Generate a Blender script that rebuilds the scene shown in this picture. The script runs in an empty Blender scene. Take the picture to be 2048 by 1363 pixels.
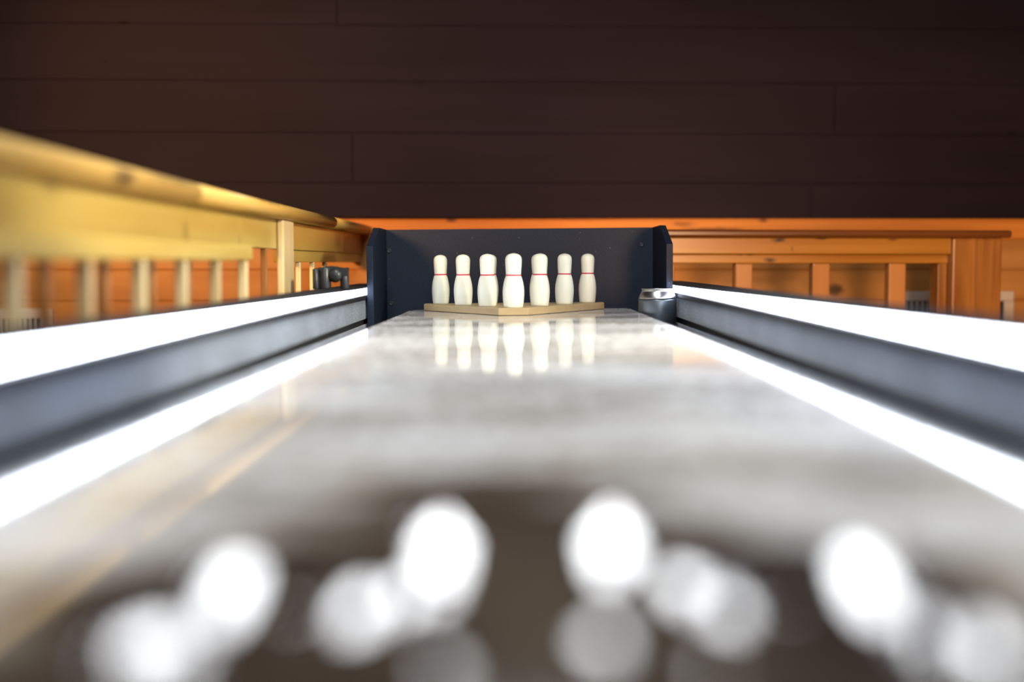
import bpy, bmesh, math, random
from mathutils import Vector, Matrix
random.seed(7)
C = bpy.context.scene.collection
S = 0.776                      # layout units -> metres (a 66 mm drinks can fixes the scale)
F, HX, HY = 2500.0, 1040.0, 525.0   # focal length in px, vanishing point of the lane
H = 0.107                      # camera height over the lane
TILT = math.radians(-0.5)      # the table stands a touch lower on its left side
R = math.radians

# ------------------------------------------------------------------ materials
def new_mat(name):
    m = bpy.data.materials.new(name); m.use_nodes = True
    nt = m.node_tree; b = nt.nodes['Principled BSDF']
    return m, nt, b
def N(nt, t, **kw):
    n = nt.nodes.new(t)
    for k, v in kw.items():
        if k in n.inputs: n.inputs[k].default_value = v
        else: setattr(n, k, v)
    return n
def rgba(c): return (c[0], c[1], c[2], 1)
def ramp(nt, src, stops):
    r = nt.nodes.new('ShaderNodeValToRGB')
    e = r.color_ramp.elements
    while len(e) < len(stops): e.new(0.5)
    for i, (p, c) in enumerate(stops):
        e[i].position = p; e[i].color = rgba(c) if not isinstance(c, (int, float)) else (c, c, c, 1)
    nt.links.new(src, r.inputs[0]); return r.outputs[0]
def mixc(nt, fac, a, b, mode='MIX'):
    m = nt.nodes.new('ShaderNodeMix'); m.data_type = 'RGBA'; m.blend_type = mode
    for sock, v in ((m.inputs[0], fac), (m.inputs[6], a), (m.inputs[7], b)):
        if isinstance(v, (int, float)): sock.default_value = v
        elif isinstance(v, tuple): sock.default_value = rgba(v)
        else: nt.links.new(v, sock)
    return m.outputs[2]
def plain(name, col, rough=0.5, metal=0.0, spec=0.5, noise=0.0, nscale=60, coat=0.0):
    m, nt, b = new_mat(name)
    b.inputs['Roughness'].default_value = rough; b.inputs['Metallic'].default_value = metal
    b.inputs['Specular IOR Level'].default_value = spec; b.inputs['Coat Weight'].default_value = coat
    tc = N(nt, 'ShaderNodeTexCoord')
    nz = N(nt, 'ShaderNodeTexNoise', Scale=nscale, Detail=4.0)
    nt.links.new(tc.outputs['Object'], nz.inputs['Vector'])
    k = noise
    c = ramp(nt, nz.outputs[0], [(0.3, tuple(x * (1 - k) for x in col)), (0.7, tuple(min(1, x * (1 + k)) for x in col))])
    nt.links.new(c, b.inputs['Base Color'])
    return m
def wood(name, light, dark, axis, seed=0.0, knots=0.0, rough=0.3, coat=0.25, freq=1.0, knotcol=(0.03, 0.012, 0.006), spec=0.3, marks=()):
    m, nt, b = new_mat(name)
    tc = N(nt, 'ShaderNodeTexCoord')
    mp = N(nt, 'ShaderNodeMapping'); sc = [26 * freq] * 3; sc[axis] = 1.6 * freq
    mp.inputs['Scale'].default_value = sc; mp.inputs['Location'].default_value = (seed, seed * 1.7, seed * 0.6)
    nt.links.new(tc.outputs['Object'], mp.inputs['Vector'])
    n1 = N(nt, 'ShaderNodeTexNoise', Scale=1.0, Detail=5.0, Distortion=0.6)
    nt.links.new(mp.outputs[0], n1.inputs['Vector'])
    mp2 = N(nt, 'ShaderNodeMapping'); sc = [5.0] * 3; sc[axis] = 0.9
    mp2.inputs['Scale'].default_value = sc; mp2.inputs['Location'].default_value = (seed * 2.3, seed, seed)
    nt.links.new(tc.outputs['Object'], mp2.inputs['Vector'])
    n2 = N(nt, 'ShaderNodeTexNoise', Scale=1.0, Detail=3.0)
    nt.links.new(mp2.outputs[0], n2.inputs['Vector'])
    c1 = ramp(nt, n1.outputs[0], [(0.28, dark), (0.62, light)])
    c2 = ramp(nt, n2.outputs[0], [(0.3, tuple(0.62 * x for x in (1, 0.9, 0.8))), (0.65, (1, 1, 1))])
    col = mixc(nt, 1.0, c1, c2, 'MULTIPLY')
    if knots:
        mp3 = N(nt, 'ShaderNodeMapping'); sc = [7.5] * 3; sc[axis] = 3.0
        mp3.inputs['Scale'].default_value = sc; mp3.inputs['Location'].default_value = (seed * 3.1, seed * .7, seed * 1.3)
        nt.links.new(tc.outputs['Object'], mp3.inputs['Vector'])
        v = N(nt, 'ShaderNodeTexVoronoi', Scale=1.0)
        nt.links.new(mp3.outputs[0], v.inputs['Vector'])
        k = ramp(nt, v.outputs['Distance'], [(0.07 * knots, 1.0), (0.2 * knots, 0.0)])
        col = mixc(nt, k, col, knotcol)
    if marks:                       # single knots and gouges at their own places on the board
        sp = N(nt, 'ShaderNodeSeparateXYZ'); nt.links.new(tc.outputs['Object'], sp.inputs[0])
        cb = N(nt, 'ShaderNodeCombineXYZ'); nt.links.new(sp.outputs[axis], cb.inputs[0]); nt.links.new(sp.outputs[2], cb.inputs[1])
        wn = N(nt, 'ShaderNodeTexNoise', Scale=45.0, Detail=2.0); nt.links.new(tc.outputs['Object'], wn.inputs['Vector'])
        for u, v, ru, rv, st in marks:
            a1 = N(nt, 'ShaderNodeVectorMath', operation='SUBTRACT'); nt.links.new(cb.outputs[0], a1.inputs[0]); a1.inputs[1].default_value = (u * S, v * S, 0)
            a2 = N(nt, 'ShaderNodeVectorMath', operation='MULTIPLY'); nt.links.new(a1.outputs[0], a2.inputs[0]); a2.inputs[1].default_value = (1 / (ru * S), 1 / (rv * S), 0)
            a3 = N(nt, 'ShaderNodeVectorMath', operation='LENGTH'); nt.links.new(a2.outputs[0], a3.inputs[0])
            a4 = N(nt, 'ShaderNodeMath', operation='MULTIPLY_ADD'); nt.links.new(wn.outputs[0], a4.inputs[0]); a4.inputs[1].default_value = 0.7; nt.links.new(a3.outputs['Value'], a4.inputs[2])
            col = mixc(nt, ramp(nt, a4.outputs[0], [(0.55, st), (1.0 if st > 0.6 else 0.98, 0.0)]), col, knotcol)
    nt.links.new(col, b.inputs['Base Color'])
    b.inputs['Roughness'].default_value = rough; b.inputs['Coat Weight'].default_value = coat
    b.inputs['Specular IOR Level'].default_value = spec
    b.inputs['Coat Roughness'].default_value = 0.15
    bp = N(nt, 'ShaderNodeBump', Strength=0.08, Distance=0.002)
    nt.links.new(n1.outputs[0], bp.inputs['Height']); nt.links.new(bp.outputs[0], b.inputs['Normal'])
    return m

def wall_mark(px, py, rx, ry, st, d=3.76): return ((px - HX) * d / F, H + (HY - py) * d / F, rx * d / F, ry * d / F, st)
def rail_mark(px, py, rx, ry, st, d=3.36): return ((px - HX) * d / F - 0.25, H + (HY - py) * d / F, rx * d / F, ry * d / F, st)
WALLM = [wall_mark(1672, 580, 40, 26, 0.9), wall_mark(1640, 572, 110, 40, 0.35), wall_mark(1500, 566, 120, 28, 0.3), wall_mark(1525, 441, 18, 10, 0.7),
         wall_mark(905, 441, 24, 10, 0.75), wall_mark(1365, 448, 55, 10, 0.5), wall_mark(1430, 458, 120, 8, 0.6), wall_mark(440, 560, 12, 16, 0.6)]
def dark_mark(px, py, rx, ry, st, d=3.72): return ((px - HX) * d / F, H + d * math.tan(math.atan((681.5 - py) / F) - math.atan((681.5 - HY) / F)), rx * d / F, ry * d / F, st)
DARKM = [dark_mark(268, 51, 24, 8, 1.0), dark_mark(2028, 262, 18, 8, 0.9), dark_mark(840, 168, 26, 10, 0.5), dark_mark(228, 128, 14, 8, 0.4), dark_mark(1720, 352, 26, 6, 0.4)]
RAILM = [rail_mark(1556, 480, 28, 10, 1.0), rail_mark(1582, 497, 5, 14, 0.5), rail_mark(1640, 477, 26, 5, 0.8), rail_mark(1790, 479, 22, 5, 0.6),
         rail_mark(1541, 520, 24, 11, 0.95), rail_mark(1500, 509, 16, 4, 0.6), rail_mark(1480, 509, 10, 4, 0.6)]
CAPM = [(1.40, 0.203, 0.08, 0.022, 0.8), (1.62, 0.212, 0.2, 0.012, 0.45), (2.25, 0.215, 0.3, 0.01, 0.5), (2.9, 0.214, 0.25, 0.012, 0.6), (3.3, 0.21, 0.3, 0.02, 0.5)]
BRDM = [(1.25, 0.190, 0.12, 0.012, 0.35), (1.26, 0.183, 0.05, 0.02, 0.35), (1.76, 0.15, 0.03, 0.03, 0.4), (2.1, 0.145, 0.012, 0.03, 0.5), (3.24, 0.165, 0.14, 0.06, 0.45)]
YEL_L, YEL_D = (0.74, 0.56, 0.155), (0.64, 0.43, 0.085)
ORA_L, ORA_D = (0.62, 0.24, 0.045), (0.42, 0.13, 0.02)
MAT = {}
MAT['rail_y'] = wood('yellow_pine_lengthwise', YEL_L, YEL_D, 1, 1.3, 0, marks=BRDM, knotcol=(0.12, 0.06, 0.02))
MAT['rail_end'] = wood('orange_pine_lengthwise', (0.66, 0.30, 0.06), (0.5, 0.2, 0.03), 1, 6.3, 0.7)
MAT['cap_y'] = wood('honey_pine_cap', (0.74, 0.47, 0.12), (0.58, 0.31, 0.06), 1, 4.1, 0, 0.4, 0.1, marks=CAPM)
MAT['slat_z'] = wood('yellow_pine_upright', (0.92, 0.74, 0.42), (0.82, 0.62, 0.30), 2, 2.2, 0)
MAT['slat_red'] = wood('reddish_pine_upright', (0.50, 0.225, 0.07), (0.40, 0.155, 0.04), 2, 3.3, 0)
MAT['rail_x'] = wood('amber_pine_board', (0.46, 0.21, 0.032), (0.36, 0.145, 0.018), 0, 5.2, 0, marks=RAILM)
MAT['cap_x'] = wood('dark_amber_cap', (0.17, 0.055, 0.012), (0.09, 0.028, 0.007), 0, 6.4, 0.9, 0.3, 0.4)
MAT['post_x'] = wood('amber_pine_post', (0.36, 0.15, 0.033), (0.18, 0.062, 0.014), 2, 7.7, 0, freq=1.5)
MAT['wall_pine'] = wood('pine_wall_planks', (0.74, 0.29, 0.05), (0.56, 0.18, 0.022), 0, 8.1, 0, 0.5, 0.0, spec=0.2, marks=WALLM)
MAT['wall_pine_brown'] = wood('brown_pine_wall_planks', (0.50, 0.235, 0.062), (0.37, 0.155, 0.034), 0, 3.9, 0, 0.5, 0.0, spec=0.2, marks=WALLM)
MAT['wall_dark'] = wood('dark_stained_planks', (0.0130, 0.0080, 0.0135), (0.0110, 0.0068, 0.0114), 0, 9.4, 0, 0.6, 0.0, knotcol=(0.003, 0.002, 0.002), spec=0.08, marks=DARKM)
MAT['side_pine'] = wood('pine_side_walls', ORA_L, ORA_D, 1, 2.8, 0.9, 0.35, 0.2)
MAT['floor'] = wood('floor_boards', (0.22, 0.12, 0.06), (0.14, 0.07, 0.03), 1, 1.8, 0)
MAT['ceiling'] = wood('ceiling_boards', (0.05, 0.03, 0.025), (0.03, 0.02, 0.015), 0, 3.8, 0)
MAT['pin'] = plain('cream_painted_pin', (0.80, 0.81, 0.68), 0.38, noise=0.03, nscale=40)
MAT['pin_red'] = plain('red_ring_paint', (0.62, 0.03, 0.07), 0.4)
MAT['board'] = wood('pale_birch_board', (0.58, 0.44, 0.24), (0.5, 0.37, 0.19), 0, 1.1, 0, 0.5, 0)
MAT['black'] = plain('black_laminate', (0.0125, 0.0195, 0.037), 0.5, spec=0.18, noise=0.35, nscale=420)
def dust(m):
    nt = m.node_tree; b = nt.nodes['Principled BSDF']; src = b.inputs['Base Color'].links[0].from_socket
    tc = N(nt, 'ShaderNodeTexCoord'); v = N(nt, 'ShaderNodeTexVoronoi', Scale=70.0); nt.links.new(tc.outputs['Object'], v.inputs['Vector'])
    k = ramp(nt, v.outputs['Distance'], [(0.03, 0.55), (0.075, 0.0)])
    sp = nt.nodes.new('ShaderNodeSeparateColor'); nt.links.new(v.outputs['Color'], sp.inputs[0])
    pick = ramp(nt, sp.outputs[0], [(0.72, 0.0), (0.78, 1.0)])
    mu = N(nt, 'ShaderNodeMath', operation='MULTIPLY'); nt.links.new(k, mu.inputs[0]); nt.links.new(pick, mu.inputs[1])
    nt.links.new(mixc(nt, mu.outputs[0], src, (0.3, 0.3, 0.32)), b.inputs['Base Color'])
dust(MAT['black'])
MAT['blackwood'] = plain('black_rail_paint', (0.014, 0.016, 0.021), 0.6, spec=0.3, noise=0.15)
MAT['black_plastic'] = plain('black_plastic', (0.02, 0.022, 0.026), 0.35)
MAT['steel'] = plain('brushed_aluminium', (0.5, 0.51, 0.53), 0.3, 1.0, noise=0.05)
MAT['can'] = plain('dark_grey_can_print', (0.10, 0.115, 0.13), 0.32, 0.75, noise=0.5, nscale=22)
MAT['vent'] = plain('beige_vent_metal', (0.46, 0.39, 0.33), 0.45)
MAT['void'] = plain('vent_darkness', (0.01, 0.012, 0.015), 0.8)
MAT['screw'] = plain('black_screw_cover', (0.022, 0.025, 0.032), 0.35)

def carpet_mat():
    m, nt, b = new_mat('charcoal_carpet')
    tc = N(nt, 'ShaderNodeTexCoord')
    n1 = N(nt, 'ShaderNodeTexNoise', Scale=420.0, Detail=3.0)
    n2 = N(nt, 'ShaderNodeTexNoise', Scale=14.0, Detail=3.0)
    for n in (n1, n2): nt.links.new(tc.outputs['Object'], n.inputs['Vector'])
    c = ramp(nt, n1.outputs[0], [(0.35, (0.055, 0.075, 0.11)), (0.68, (0.36, 0.45, 0.61))])
    c2 = ramp(nt, n2.outputs[0], [(0.3, 0.65), (0.7, 1.0)])
    nt.links.new(mixc(nt, 1.0, c, c2, 'MULTIPLY'), b.inputs['Base Color'])
    b.inputs['Roughness'].default_value = 0.85; b.inputs['Sheen Weight'].default_value = 0.3
    bp = N(nt, 'ShaderNodeBump', Strength=0.5, Distance=0.002)
    nt.links.new(n1.outputs[0], bp.inputs['Height']); nt.links.new(bp.outputs[0], b.inputs['Normal'])
    return m
MAT['carpet'] = carpet_mat()
def led_mat():
    m, nt, b = new_mat('white_led_diffuser')
    b.inputs['Base Color'].default_value = (0.9, 0.9, 0.92, 1)
    b.inputs['Emission Color'].default_value = (0.78, 0.86, 1.0, 1)
    b.inputs['Emission Strength'].default_value = 25.0
    return m
MAT['led'] = led_mat()
def lane_mat():
    m, nt, b = new_mat('waxed_resin_lane')
    L = nt.links
    tc = N(nt, 'ShaderNodeTexCoord'); sep = N(nt, 'ShaderNodeSeparateXYZ')
    L.new(tc.outputs['Object'], sep.inputs[0])
    mp = N(nt, 'ShaderNodeMapping'); mp.inputs['Scale'].default_value = (16, 5, 10)
    L.new(tc.outputs['Object'], mp.inputs['Vector'])
    g = N(nt, 'ShaderNodeTexNoise', Scale=1.0, Detail=5.0, Distortion=0.4)
    L.new(mp.outputs[0], g.inputs['Vector'])
    blot = N(nt, 'ShaderNodeTexNoise', Scale=5.0, Detail=3.0)
    L.new(tc.outputs['Object'], blot.inputs['Vector'])
    c = ramp(nt, g.outputs[0], [(0.3, (0.03, 0.021, 0.016)), (0.65, (0.10, 0.075, 0.052))])
    c2 = ramp(nt, blot.outputs[0], [(0.4, (0.45, 0.4, 0.38)), (0.6, (1, 1, 1))])
    dark_end = mixc(nt, 1.0, c, c2, 'MULTIPLY')
    maple = mixc(nt, 1.0, ramp(nt, g.outputs[0], [(0.3, (0.24, 0.19, 0.135)), (0.65, (0.44, 0.375, 0.28))]), ramp(nt, blot.outputs[0], [(0.38, (0.55, 0.5, 0.45)), (0.6, (1, 1, 1))]), 'MULTIPLY')
    b.inputs['Roughness'].default_value = 0.045
    # powdered wax lying on the resin: patches, thicker towards the pins
    p1 = N(nt, 'ShaderNodeTexNoise', Scale=6.5, Detail=5.0, Roughness=0.6)
    mpp = N(nt, 'ShaderNodeMapping'); mpp.inputs['Scale'].default_value = (0.8, 1.5, 1.0); mpp.inputs['Location'].default_value = (1.9, 0.62, 0.4)
    L.new(tc.outputs['Object'], mpp.inputs['Vector']); L.new(mpp.outputs[0], p1.inputs['Vector'])
    p2 = N(nt, 'ShaderNodeTexVoronoi', Scale=260.0); L.new(tc.outputs['Object'], p2.inputs['Vector'])
    patch = ramp(nt, p1.outputs[0], [(0.38, 0.28), (0.60, 0.92)])
    mr = N(nt, 'ShaderNodeMapRange'); mr.interpolation_type = 'SMOOTHSTEP'
    mr.inputs['From Min'].default_value = 0.435; mr.inputs['From Max'].default_value = 0.53
    mr.inputs['To Min'].default_value = 0.012; mr.inputs['To Max'].default_value = 1.0
    wob = N(nt, 'ShaderNodeMath', operation='MULTIPLY_ADD'); L.new(p1.outputs[0], wob.inputs[0]); wob.inputs[1].default_value = 0.5
    off = N(nt, 'ShaderNodeMath', operation='SUBTRACT'); L.new(wob.outputs[0], off.inputs[0]); off.inputs[1].default_value = 0.25
    L.new(sep.outputs['Y'], wob.inputs[2]); xx = N(nt, 'ShaderNodeMath', operation='MULTIPLY'); L.new(sep.outputs['X'], xx.inputs[0]); L.new(sep.outputs['X'], xx.inputs[1])
    arc = N(nt, 'ShaderNodeMath', operation='MULTIPLY_ADD'); L.new(xx.outputs[0], arc.inputs[0]); arc.inputs[1].default_value = 12.0
    L.new(off.outputs[0], arc.inputs[2]); L.new(arc.outputs[0], mr.inputs['Value'])
    zone = N(nt, 'ShaderNodeMapRange'); zone.inputs['From Min'].default_value = 0.43; zone.inputs['From Max'].default_value = 0.49
    L.new(arc.outputs[0], zone.inputs['Value'])      # base colour is darker at the near end, pale maple beyond an arc
    L.new(mixc(nt, zone.outputs[0], dark_end, maple), b.inputs['Base Color'])
    mul = N(nt, 'ShaderNodeMath', operation='MULTIPLY'); L.new(patch, mul.inputs[0]); L.new(mr.outputs[0], mul.inputs[1])
    gr0 = ramp(nt, p2.outputs['Distance'], [(0.15, 1.0), (0.6, 0.68)])
    p3 = N(nt, 'ShaderNodeTexNoise', Scale=85.0, Detail=4.0, Roughness=0.75); L.new(tc.outputs['Object'], p3.inputs['Vector'])
    gr = mixc(nt, 1.0, gr0, ramp(nt, p3.outputs[0], [(0.38, 0.25), (0.54, 1.0)]), 'MULTIPLY')
    thin = N(nt, 'ShaderNodeMapRange'); thin.inputs['From Min'].default_value = 1.1; thin.inputs['From Max'].default_value = 1.8
    thin.inputs['To Min'].default_value = 1.0; thin.inputs['To Max'].default_value = 0.52; L.new(sep.outputs['Y'], thin.inputs['Value'])
    mulb = N(nt, 'ShaderNodeMath', operation='MULTIPLY'); L.new(mul.outputs[0], mulb.inputs[0]); L.new(thin.outputs[0], mulb.inputs[1]); mul = mulb
    mul2 = N(nt, 'ShaderNodeMath', operation='MULTIPLY'); L.new(mul.outputs[0], mul2.inputs[0]); L.new(gr, mul2.inputs[1])
    dif = N(nt, 'ShaderNodeBsdfDiffuse'); dif.inputs['Color'].default_value = (0.72, 0.735, 0.75, 1)
    mx = N(nt, 'ShaderNodeMixShader')
    L.new(mul2.outputs[0], mx.inputs[0]); L.new(b.outputs[0], mx.inputs[1]); L.new(dif.outputs[0], mx.inputs[2])
    L.new(mx.outputs[0], nt.nodes['Material Output'].inputs['Surface'])
    return m
MAT['lane'] = lane_mat()

# ------------------------------------------------------------------ mesh helpers (layout units)
def put(name, bm, mat, parent=None, smooth=False, loc=(0, 0, 0)):
    me = bpy.data.meshes.new(name)
    bmesh.ops.recalc_face_normals(bm, faces=bm.faces[:])
    bm.transform(Matrix.Scale(S, 4)); bm.to_mesh(me); bm.free()
    if smooth:
        for p in me.polygons: p.use_smooth = True
    for mm in (mat if isinstance(mat, (list, tuple)) else [mat]): me.materials.append(mm)
    o = bpy.data.objects.new(name, me); C.objects.link(o)
    o.location = Vector(loc) * S
    if parent: o.parent = parent
    return o
def box(x0, x1, y0, y1, z0, z1, bev=0.0, bm=None, seg=2):
    own = bmesh.new()
    vs = [own.verts.new((x, y, z)) for x in (x0, x1) for y in (y0, y1) for z in (z0, z1)]
    for f in ((0, 1, 3, 2), (4, 6, 7, 5), (0, 4, 5, 1), (2, 3, 7, 6), (0, 2, 6, 4), (1, 5, 7, 3)):
        own.faces.new([vs[i] for i in f])
    if bev: bmesh.ops.bevel(own, geom=own.edges[:], offset=bev, segments=seg, profile=0.5, affect='EDGES')
    return merge(bm, own)
def merge(bm, own):
    if bm is None: return own
    t = bpy.data.meshes.new('tmp'); own.to_mesh(t); own.free(); bm.from_mesh(t); bpy.data.meshes.remove(t)
    return bm
def prism(pts, axis, a0, a1, bev=0.0, bm=None):
    own = bmesh.new()
    def P(p, a): return {0: (a, p[0], p[1]), 1: (p[0], a, p[1]), 2: (p[0], p[1], a)}[axis]
    A = [own.verts.new(P(p, a0)) for p in pts]; B = [own.verts.new(P(p, a1)) for p in pts]
    own.faces.new(A); own.faces.new(B[::-1]); n = len(pts)
    for i in range(n): own.faces.new((A[i], A[(i + 1) % n], B[(i + 1) % n], B[i]))
    if bev: bmesh.ops.bevel(own, geom=own.edges[:], offset=bev, segments=2, profile=0.5, affect='EDGES')
    return merge(bm, own)
def lathe(prof, seg=48, bm=None, cx=0, cy=0, cz=0, axis=2):
    own = bmesh.new(); rings = []
    for r, z in prof:
        ring = []
        if r < 1e-6: ring = [own.verts.new((0, 0, z))]
        else: ring = [own.verts.new((r * math.cos(2 * math.pi * i / seg), r * math.sin(2 * math.pi * i / seg), z)) for i in range(seg)]
        rings.append(ring)
    for a, b in zip(rings, rings[1:]):
        for i in range(seg):
            j = (i + 1) % seg
            if len(a) == 1 and len(b) == 1: break
            if len(a) == 1: own.faces.new((a[0], b[j], b[i]))
            elif len(b) == 1: own.faces.new((a[i], a[j], b[0]))
            else: own.faces.new((a[i], a[j], b[j], b[i]))
    for ring in (rings[0], rings[-1]):
        if len(ring) > 1: own.faces.new(ring)
    if axis == 1: own.transform(Matrix.Rotation(R(90), 4, 'X'))
    own.transform(Matrix.Translation((cx, cy, cz)))
    return merge(bm, own)
def tag(o, label=None, cat=None, group=None, kind=None):
    for k, v in (('label', label), ('category', cat), ('group', group), ('kind', kind)):
        if v: o[k] = v
    return o
def thing(name, label, cat, loc=(0, 0, 0), rotz=0, group=None):
    o = bpy.data.objects.new(name, None); C.objects.link(o); o.empty_display_size = 0.05
    o.location = Vector(loc) * S; o.rotation_euler = (0, 0, rotz)
    return tag(o, label, cat, group)
TM = Matrix.Rotation(TILT, 3, 'Y')
def on_table(o, loc):
    """Stand a thing on the (slightly tilted) table."""
    o.location = (TM @ Vector(loc)) * S; o.rotation_euler = (0, TILT, 0); return o
def dup(root, label):
    r = root.copy(); C.objects.link(r); r['label'] = label
    for ch in list(root.children):
        c = ch.copy(); C.objects.link(c); c.parent = r
        for g in list(ch.children):
            d = g.copy(); C.objects.link(d); d.parent = c
    return r

# ------------------------------------------------------------------ the room
FZ, CZ = -1.02, 2.1
WY, WYAW = 3.74, R(2.5)        # back wall
def wall_pt(x): return WY + math.tan(WYAW) * x
def struct(name, bm, m, label=None, **kw):
    o = put(name, bm, m, **kw); o['kind'] = 'structure'
    if label: o['label'] = label
    return o
struct('floor', box(-2.7, 2.5, -2.6, 4.1, FZ - 0.05, FZ), MAT['floor'])
struct('ceiling', box(-2.7, 2.5, -2.6, 4.1, CZ, CZ + 0.05), MAT['ceiling'])
struct('wall_left', box(-2.75, -2.7, -2.6, 4.1, FZ, CZ), MAT['side_pine'])
struct('wall_right', box(2.5, 2.55, -2.6, 4.1, FZ, CZ), MAT['side_pine'])
# pine planks of the lower back wall, each with eased edges so the joints read
bm = bmesh.new()
ZB = H + (HY - 436.5) * WY / F          # foot of the dark cladding
ph = 0.092; z = FZ; zs = []
tops = [ZB + 0.03 - ph * k for k in range(14)]
for k, zt in enumerate(tops):
    n0 = len(bm.faces); box(-2.69, 2.49, 0.0, 0.03, max(zt - ph, FZ), zt, 0.004, bm, 1); bm.faces.ensure_lookup_table()
    for f in bm.faces[n0:]: f.material_index = 0 if k == 0 else 1
box(-2.69, 2.49, 0.028, 0.06, FZ, ZB + 0.03, 0, bm)
o = struct('wall_back', bm, [MAT['wall_pine'], MAT['wall_pine_brown']], 'orange varnished pine plank wall behind the lane', loc=(0, WY, 0)); o.rotation_euler.z = WYAW
# dark stained planks above
bm = bmesh.new()
def zy(y): return H + WY * math.tan(math.atan((681.5 - y) / F) - math.atan((681.5 - HY) / F))
edges = [436.5, 366.5, 268, 166, 55]
zl = [zy(y) for y in edges]
while zl[-1] < CZ - 0.2: zl.append(zl[-1] + 0.165)
zl[-1] = CZ
def lx(px): return (px - HX) * WY / F
joints = {0: [1620], 1: [710], 2: [1665], 3: [], 4: [682], 5: [1300], 6: [500]}
for i in range(len(zl) - 1):
    cuts = [-2.69] + [lx(p) for p in joints.get(i, [])] + [2.49]
    for a, b in zip(cuts, cuts[1:]):
        box(a + 0.0004, b - 0.0004, -0.022, 0.0, zl[i] + 0.0008, zl[i + 1] - 0.0008, 0.0018, bm, 1)
box(-2.69, 2.49, -0.0205, 0.03, zl[0] + 0.01, CZ, 0, bm)
o = struct('wall_back_upper', bm, MAT['wall_dark'], 'dark brown stained plank cladding on the upper back wall', loc=(0, WY, 0)); o.rotation_euler.z = WYAW

# wall vents
def vent(x_mid, label, zt):
    y = wall_pt(x_mid)
    t = thing('wall_vent', label, 'vent', (x_mid, y - 0.001, zt), WYAW, 'beige wall vents')
    w, h = 0.196, 0.20
    put('backing', box(-w + .03, w - .03, -0.004, -0.0015, -h + .03, -.028), MAT['void'], t)
    bm = bmesh.new()
    box(-w, w, -0.014, -0.001, -.03, 0, .003, bm); box(-w, w, -0.014, -0.001, -h, -h + .03, .003, bm)
    box(-w, -w + .03, -0.014, -0.001, -h + .03, -.03, .002, bm); box(w - .03, w, -0.014, -0.001, -h + .03, -.03, .002, bm)
    put('frame', bm, MAT['vent'], t)
    n = 20; bm = bmesh.new(); st = (2 * w - .06) / n
    for k in range(1, n):
        xx = -w + .03 + k * st
        box(xx - .0034, xx + .0034, -0.012, -0.004, -h + .03, -.03, .001, bm, 1)
    put('grille', bm, MAT['vent'], t)
    return t
vent(1.298, 'beige metal wall vent low behind the end post of the right railing', 0.021)
vent(-1.575, 'beige metal wall vent glimpsed between the uprights of the left railing', -0.028)

# ------------------------------------------------------------------ right pine railing (along the back wall)
RY, RYAW = 3.30, R(6.5)
def rz(y, d=3.42): return H + (HY - y) * d / F
t = thing('pine_railing', 'amber pine railing with flat cap and uprights along the back wall, right of the lane', 'railing', (0.25, RY, 0), RYAW)
L0, L1 = 0.0, 0.925
put('cap', box(L0, L1 + .155, -0.035, 0.09, rz(476), rz(461.5), .006), MAT['cap_x'], t)
put('top_board', box(L0, L1, -0.005, 0.03, rz(508.5), rz(476), .003), MAT['rail_x'], t)
put('lower_rail', box(L0, L1, 0.012, 0.05, rz(526.5), rz(508.5), .003), MAT['rail_x'], t)
put('end_post', box(L1 - .005, L1 + .135, -0.02, 0.075, FZ, rz(476), .005), MAT['post_x'], t)
put('end_post', box(L1 - .032, L1 - .006, 0.01, 0.06, FZ, rz(526.5), .003), MAT['post_x'], t)['label'] = 'narrow jamb strip beside the end post'
put('foot_rail', box(L0, L1, 0.012, 0.05, FZ + .1, FZ + .16, .003), MAT['rail_x'], t)
for k in range(5):
    c = 0.353 + (k - 1) * 0.2135
    if c > 0.0 and c < L1 - 0.06:
        put('upright', box(c - .024, c + .024, 0.012, 0.046, FZ + .16, rz(526.5), .004), MAT['slat_red'], t)

# ------------------------------------------------------------------ left pine railings (along the lane)
X1 = -0.47
t = thing('pine_railing', 'tall yellow pine railing with rounded cap along the left of the lane', 'railing', (X1, 0, 0))
def capprof(w0, w1, z0, z1, n=6):
    r = (z1 - z0) / 2; pts = []
    for k in range(n + 1):
        a = -math.pi / 2 + math.pi * k / n; pts.append((w1 - r + r * math.cos(a), (z0 + z1) / 2 + r * math.sin(a)))
    for k in range(n + 1):
        a = math.pi / 2 + math.pi * k / n; pts.append((w0 + r + r * math.cos(a), (z0 + z1) / 2 + r * math.sin(a)))
    return pts
CT = 0.2175
YE = wall_pt(X1) - 0.012
for a, b in ((-0.6, 1.74), (1.743, 3.02), (3.024, YE)):
    put('cap', prism(capprof(-.11, .03, CT - .027, CT), 1, a, b), MAT['cap_y'], t, True)
for a, b in ((-0.6, 1.778), (1.781, 2.098), (2.101, 2.419), (2.532, 3.34), (3.342, YE)):
    put('top_board', box(-.035, 0.0, a, b, 0.1335, CT - .027, .002), MAT['rail_y'] if a < 3.3 else MAT['rail_end'], t)
put('post', box(-.001, 0.0135, 2.42, 2.53, FZ, CT - .027, .004), MAT['slat_z'], t)
put('lower_rail', box(-.03, -.002, 2.532, YE, 0.108, 0.1325, .002), MAT['rail_y'], t)
put('foot_rail', box(-.03, -.002, -0.6, YE, FZ + .1, FZ + .16, .003), MAT['rail_y'], t)
for k in range(18):
    yy = 1.25 + (k - 7) * 0.18
    if yy > YE - .05: break
    if abs(yy - 2.47) < .1: continue
    top = 0.1335 if yy < 2.4 else 0.108
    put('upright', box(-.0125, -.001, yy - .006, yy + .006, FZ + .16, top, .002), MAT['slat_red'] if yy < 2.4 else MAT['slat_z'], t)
t = thing('low_railing', 'shorter pale pine rail on square uprights, standing between the lane and the tall railing', 'railing', (-0.448, 0, 0))
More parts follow.
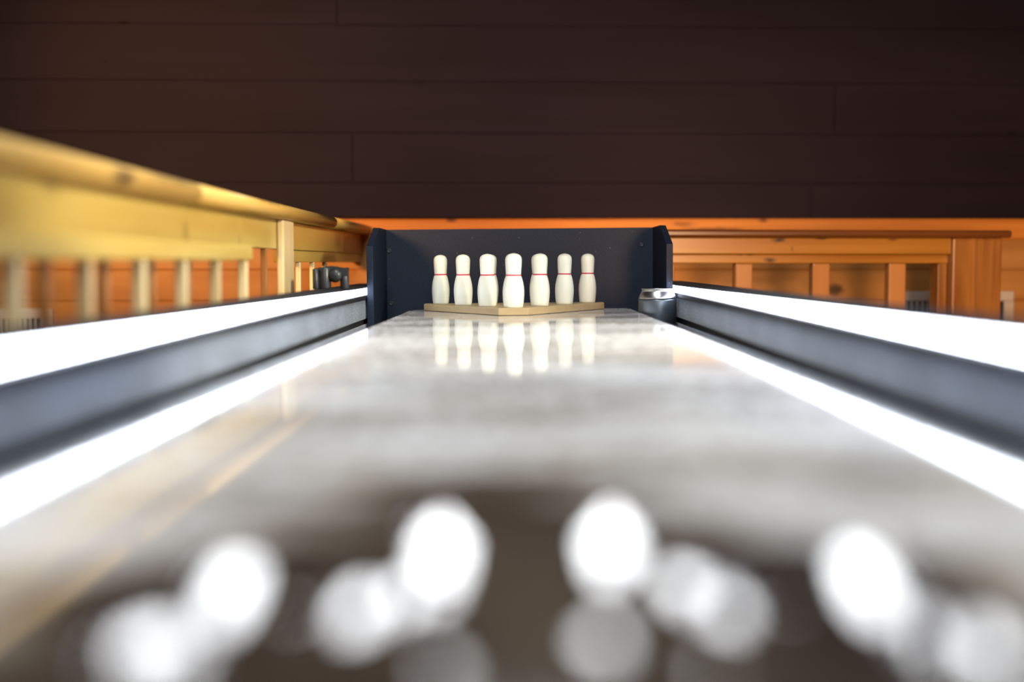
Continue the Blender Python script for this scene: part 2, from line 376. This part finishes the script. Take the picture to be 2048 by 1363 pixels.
put('hand_rail', box(0.0, .018, -0.6, 2.015, 0.110, 0.1345, .003), MAT['rail_y'], t)
for k in range(13):
    yy = 1.077 + (k - 7) * 0.1795
    if yy < 2.03: put('upright', box(0.003, .0175, yy - .006, yy + .006, FZ, 0.110, .002), MAT['slat_z'], t)

# ------------------------------------------------------------------ the table
table = thing('shuffleboard_table', 'long black shuffleboard table with pale glossy lane and white lit side rails', 'table')
table.rotation_euler = (0, TILT, 0)
LW, LE, LB = 0.252, 2.90, -0.35
GF = -0.107
GLINT_POS = Vector((0.0, 2.35, 0.88))
def lane_mesh():
    # resin ripples near the camera: low facets shaped to glint from the added light over the far end
    # (centre, half length, half width, slant) of each ripple as seen from the player's end
    spots = [(455, 1180, 52, 34, 55), (880, 1095, 50, 34, 45), (1225, 1090, 50, 34, -45), (1740, 1175, 54, 34, -55),
             (285, 1300, 46, 34, -20), (715, 1225, 34, 28, -10), (800, 1200, 30, 20, -25), (870, 1180, 26, 22, 0), (1382, 1190, 34, 26, 20), (1455, 1225, 32, 26, 20),
             (1216, 1290, 24, 20, -20), (1885, 1292, 36, 28, -30), (1985, 1318, 44, 36, -30), (875, 1345, 18, 14, 20), (1440, 1352, 18, 14, 0), (340, 1330, 30, 26, 0),
             (470, 1120, 16, 12, 50), (850, 1045, 18, 12, 50), (1265, 1045, 16, 12, -50), (1765, 1110, 18, 12, -50), (575, 1230, 14, 11, 0), (1590, 1225, 14, 11, 0), (400, 1260, 14, 12, 0)]
    fac = []
    for px, py, hl, hw_, an in spots:
        d = F * H / (py - HY); xc = (px - HX) * d / F
        P = Vector((xc, d, 0)); v = (Vector((0, 0, H)) - P).normalized(); l = (GLINT_POS - P).normalized()
        n = (v + l).normalized()
        fac.append((xc, d, 1.22 * hl * d / F, 1.22 * hl * d * d / (F * H), hl / hw_, math.cos(R(an)), math.sin(R(an)), -n.x / n.z, -n.y / n.z))
    def sm(t): t = max(0.0, min(1.0, t)); return t * t * (3 - 2 * t)
    def hgt(x, y):
        z = 0.0
        for xc, yc, wx, wy, asp, ca, sa, sx, sy in fac:
            dx, dy = (x - xc) / wx, -(y - yc) / wy
            if abs(dx) > 1.45 or abs(dy) > 1.45: continue
            u, v = dx * ca + dy * sa, (dy * ca - dx * sa) * asp
            q = math.hypot(u, v)
            w = 1 - sm((q - 0.95) / 0.45)
            z += w * (sx * (x - xc) + sy * (y - yc))
        return z
    ys = []; y = LB
    while y < LE - 0.05:
        ys.append(y); y += 0.0018 if 0.27 < y < 0.64 else 0.02
    ys += [LE - 0.05 + 0.05 * k / 12 for k in range(13)]
    nx = 250; rad = 0.045
    def hw(y):
        q = y - (LE - rad)
        return LW if q <= 0 else LW - rad + math.sqrt(max(rad * rad - q * q, 0))
    vs, fs = [], []
    for y in ys:
        w = hw(y)
        for i in range(nx + 1):
            x = -w + 2 * w * i / nx
            vs.append((x, y, hgt(x, y) if 0.27 < y < 0.64 else 0.0))
    m = nx + 1
    for j in range(len(ys) - 1):
        for i in range(nx): fs.append((j * m + i, j * m + i + 1, (j + 1) * m + i + 1, (j + 1) * m + i))
    nt_ = len(fs)
    loop = [(-hw(y), y) for y in ys] + [(hw(ys[-1]) * (2 * i / 20 - 1), ys[-1]) for i in range(1, 20)] + [(hw(y), y) for y in reversed(ys)] 
    b0 = len(vs)
    for x, y in loop: vs.append((x, y, 0.0))
    for x, y in loop: vs.append((x, y, GF + .001))
    k = len(loop)
    for i in range(k): j = (i + 1) % k; fs.append((b0 + i, b0 + j, b0 + k + j, b0 + k + i))
    fs.append(tuple(b0 + k + i for i in range(k)))
    me = bpy.data.meshes.new('playfield')
    me.from_pydata([(a * S, b * S, c * S) for a, b, c in vs], [], fs); me.update()
    for i, p in enumerate(me.polygons): p.use_smooth = i < nt_
    me.materials.append(MAT['lane'])
    o = bpy.data.objects.new('playfield', me); C.objects.link(o); o.parent = table
    o['label'] = 'pale wood lane under glossy resin dusted with powdered wax'
lane_mesh()
TE = 3.14
put('bed', box(-.40, .40, LB, TE, GF - .03, GF), MAT['blackwood'], table)
put('end_board', box(-.40, .40, TE, TE + .04, GF - .03, .055, .002), MAT['blackwood'], table)
for yy in (0.2, 2.7):
    put('leg', box(-.28, .28, yy - .08, yy + .08, FZ + .004, GF - .03, .008), MAT['blackwood'], table)
for s in (-1, 1):
    def bx(a, b, z0, z1, bev=0, bm=None):
        return box(min(s * a, s * b), max(s * a, s * b), LB, TE, z0, z1, bev, bm)
    bm = bmesh.new()
    bx(.346, .40, GF, .0545, 0, bm); bx(.3385, .346, .028, .0385, .002, bm)
    rail = put('side_rail', bm, MAT['blackwood'], table)
    put('rail_cap', bx(.3385, .403, .0545, .0585, .0015), MAT['blackwood'], rail)
    tag(put('led_strip', bx(.3415, .346, .0395, .0535, .001), MAT['led'], rail), 'glowing white light strip')
    tag(put('carpet_lining', bx(.341, .346, -.014, .028, .001), MAT['carpet'], rail), 'grey carpet facing')
    tag(put('carpet_lining', bx(.341, .346, GF, -.026, .001), MAT['carpet'], rail), 'grey carpet facing')
    tag(put('gutter_carpet', box(min(s * .253, s * .34), max(s * .253, s * .34), LB, TE, GF, GF + .002), MAT['blackwood'], rail), 'black gutter liner')

# backstop of black laminate round the pins
bs = on_table(thing('pin_backstop', 'black three-sided backstop with clipped corners enclosing the pins', 'backstop'), (0, 2.75, GF + .0025))
b0 = GF + .0025
for s in (-1, 1):
    pts = [(0, 0), (.285, 0), (.285, .190 - b0), (.135, .190 - b0), (0, .1455 - b0)]
    sp = put('side_panel', prism(pts, 0, min(s * .322, s * .3365), max(s * .322, s * .3365), .0008), MAT['black'], bs)
    for q in ((.25, .16 - b0), (.25, .02 - b0)):
        pass
bb = put('back_board', box(-.3215, .3215, .27, .285, 0, .189 - b0, .0008), MAT['black'], bs)
for px, py in ((779.5, 499), (782.5, 604), (1283, 491), (1283, 601)):
    put('screw', lathe([(0, 0), (.0052, 0), (.0058, .0008), (.0042, .0016), (.003, .0012), (0, .0012)], 20, None, (px - HX) * 3.02 / F, .27, H - (py - HY) * 3.02 / F - b0, 1), MAT['screw'], bb, True)

# pin board and pins
XC = -0.0135
BT = 0.0145
pts = [(-.030, 2.537), (.030, 2.537), (.205, 2.842), (.205, 2.885), (-.205, 2.885), (-.205, 2.842)]
pb = put('pin_board', prism([(x, y - 2.7) for x, y in pts], 2, 0, BT, .0012), MAT['board'])
on_table(pb, (XC, 2.7, .0006))
tag(pb, 'pale birch arrow-shaped board under the pins at the end of the lane', 'board')
HP, WP = 0.111, 0.0425
prof = [(.0, 0), (.42, 0), (.445, .012), (.462, .06), (.485, .15), (.50, .25), (.498, .31), (.482, .38), (.452, .45), (.41, .52), (.365, .57),
        (.347, .583), (.344, .595), (.345, .607), (.350, .63), (.362, .70), (.374, .78), (.382, .86), (.378, .90), (.352, .935), (.30, .962), (.22, .983), (.12, .995), (.04, 1.0), (0, 1.002)]
def make_pin():
    o = thing('bowling_pin', 'x', 'bowling pin', group='bowling pins on the pin board')
    put('body', lathe([(r * WP, z * HP) for r, z in prof], 48), MAT['pin'], o, True)
    rr = [(.351, .585), (.3555, .589), (.3555, .606), (.353, .610), (.34, .610), (.335, .598), (.34, .585)]
    rg = put('neck_ring', lathe([(r * WP, z * HP) for r, z in rr], 48), MAT['pin_red'], o, True); rg['label'] = 'red ring'
    return o
pin0 = make_pin()
SP, RD, Y0 = 0.1115, 0.0945, 2.572
PL = {(0, 0): 'cream pin with red neck ring at the front tip of the board, largest of all',
      (1, -1): 'cream pin just left of the front pin, another pin showing past its right side',
      (1, 1): 'cream pin with red ring standing next to the right of the front pin',
      (2, -2): 'second cream pin from the left, between the left end pin and the doubled pin',
      (2, 0): 'cream pin standing in line directly behind the front pin',
      (2, 2): 'second cream pin from the right, beside the right end pin',
      (3, -3): 'cream pin at the left end of the board, far from the drinks can',
      (3, -1): 'back row pin peeking out behind the pin left of the front one',
      (3, 1): 'back row pin in line behind the pin right of the front one',
      (3, 3): 'cream pin at the right end of the board, nearest the drinks can'}
used = False
for (row, k), lab in PL.items():
    o = pin0 if not used else dup(pin0, lab)
    used = True; o['label'] = lab
    on_table(o, (XC + k * SP / 2, Y0 + row * RD, .0006 + BT + .0002))
    w = (1.05, 1.0, 0.975, 0.95)[row]; o.scale = (w, w, 1.0)
    o.rotation_euler[2] = random.uniform(0, 6)

# drinks can standing in the right gutter
can = on_table(thing('drinks_can', 'dark grey drinks can with silver top standing in the right gutter', 'can'), (.2955, 2.69, GF + .0025))
r = .041; hc = .1545
put('body', lathe([(0, .004), (.026, .004), (.029, 0), (.032, .001), (.0385, .010), (r, .016), (r, hc - .026), (r - .0006, hc - .023)], 56), MAT['can'], can, True)
tag(put('shoulder', lathe([(r - .0004, hc - .0235), (r - .001, hc - .020), (r - .0035, hc - .0135), (r - .0065, hc - .008), (r - .0078, hc - .0045), (r - .0072, hc - .003), (r - .0064, hc - .0012), (r - .0072, hc), (r - .0088, hc - .001), (r - .0098, hc - .006), (0, hc - .006)], 56), MAT['steel'], can, True), 'silver neck and lid')
tb = box(-.006, .006, -.014, .006, hc - .0058, hc - .0045, .0005); put('pull_tab', tb, MAT['steel'], can)

# black clamp on the left rail
cl = on_table(thing('rail_clamp', 'small black clamp with a round knob between posts on the left rail', 'clamp'), (-.372, 2.47, .0587))
put('post', lathe([(0, 0), (.0122, 0), (.0125, .002), (.0125, .0405), (.0112, .0425), (0, .0425)], 32, None, -.013, 0), MAT['black_plastic'], cl, True)
put('post', lathe([(0, 0), (.0085, 0), (.0088, .001), (.0088, .0405), (.0078, .0415), (0, .0415)], 32, None, .0255, 0.004), MAT['black_plastic'], cl, True)
put('post', lathe([(0, 0), (.006, 0), (.0062, .001), (.0062, .0385), (.0052, .0395), (0, .0395)], 24, None, -.029, -.012), MAT['black_plastic'], cl, True)
ap = [(-.034, .0255)] + [(.033, .0255)] + [(.033, .0405)] + [(.033 - .067 * (k / 14), .0405 + .0045 * max(0, math.sin(math.pi * (k - 2) / 10)) * (1 if 2 <= k <= 12 else 0)) for k in range(1, 14)] + [(-.034, .0405)]
put('bridge', prism(ap, 1, -.006, .008, .0006), MAT['black_plastic'], cl)
put('knob', lathe([(0, -.0125), (.009, -.0125), (.0124, -.009), (.0138, 0), (.0115, .004), (.006, .007), (0, .007)], 32, None, .0085, -.007, .0262, 1), MAT['black_plastic'], cl, True)

# ------------------------------------------------------------------ light
def area(name, loc, target, sx, sy, power, col):
    l = bpy.data.lights.new(name, 'AREA'); l.shape = 'RECTANGLE'; l.size = sx * S; l.size_y = sy * S
    l.energy = power; l.color = col
    o = bpy.data.objects.new(name, l); C.objects.link(o); o.location = Vector(loc) * S
    d = Vector(target) - Vector(loc); o.rotation_euler = d.to_track_quat('-Z', 'Y').to_euler()
    return o
area('glint_light', GLINT_POS, (0, 0.4, 0.3), 0.30, 0.26, 3.4, (0.94, 0.97, 1.0))  # unseen light added over the far end so the lane facets glint
area('lane_fill', (0.05, 1.2, 1.75), (0.0, 1.3, 0), 0.5, 0.9, 23.0, (0.93, 0.97, 1.0))  # added fill from above that brightens the lane
area('front_fill', (0.0, -0.7, 1.2), (-0.1, 2.0, 0), 0.5, 0.5, 10.5, (0.97, 1.0, 0.97))  # added frontal fill behind the camera, well below the ceiling
def spot(name, loc, target, size, blend, power, col, rad=0.12):
    l = bpy.data.lights.new(name, 'SPOT'); l.spot_size = R(size); l.spot_blend = blend; l.energy = power; l.color = col; l.shadow_soft_size = rad * S
    o = bpy.data.objects.new(name, l); C.objects.link(o); o.location = Vector(loc) * S
    o.rotation_euler = (Vector(target) - Vector(loc)).to_track_quat('-Z', 'Y').to_euler()
spot('warm_wall_spot', (-1.5, 1.0, 0.75), (-0.55, 3.74, 0.60), 48, 0.65, 275.0, (1.0, 0.52, 0.23), 0.25)
spot('warm_wall_spot', (1.0, 0.8, 0.27), (1.15, 3.5, -0.05), 52, 0.6, 178.0, (1.0, 0.60, 0.32), 0.34)  # added low on the right to brighten the railing and wall there
spot('railing_fill', (1.25, 1.25, 0.85), (-0.47, 2.0, 0.15), 56, 0.6, 116.0, (1.0, 0.90, 0.68))  # unseen fill added to brighten the left railing
w = bpy.data.worlds.new('room_ambience'); bpy.context.scene.world = w; w.use_nodes = True
bg = w.node_tree.nodes['Background']; bg.inputs[0].default_value = (0.95, 0.9, 0.85, 1); bg.inputs[1].default_value = 0.08

# ------------------------------------------------------------------ camera
cd = bpy.data.cameras.new('camera'); cam = bpy.data.objects.new('camera', cd); C.objects.link(cam)
cam.location = Vector((0, 0, H)) * S
cd.sensor_width = 36; cd.lens = 36 * F / 2048; cd.clip_start = 0.01
pitch = math.atan((681.5 - HY) / F); yaw = math.atan((HX - 1024) / F)
cam.rotation_euler = (math.pi / 2 - pitch, 0, yaw)
APER = 0.0295
cd.dof.use_dof = True; cd.dof.focus_distance = 2.74 * S
cd.dof.aperture_fstop = cd.lens / (APER * S * 1000)
sc = bpy.context.scene; sc.camera = cam
sc.view_settings.view_transform = 'Standard'; sc.view_settings.look = 'None'
sc.view_settings.gamma = 1; sc.view_settings.use_curve_mapping = False
sc.view_settings.exposure = 0.0
sc.cycles.use_denoising = True
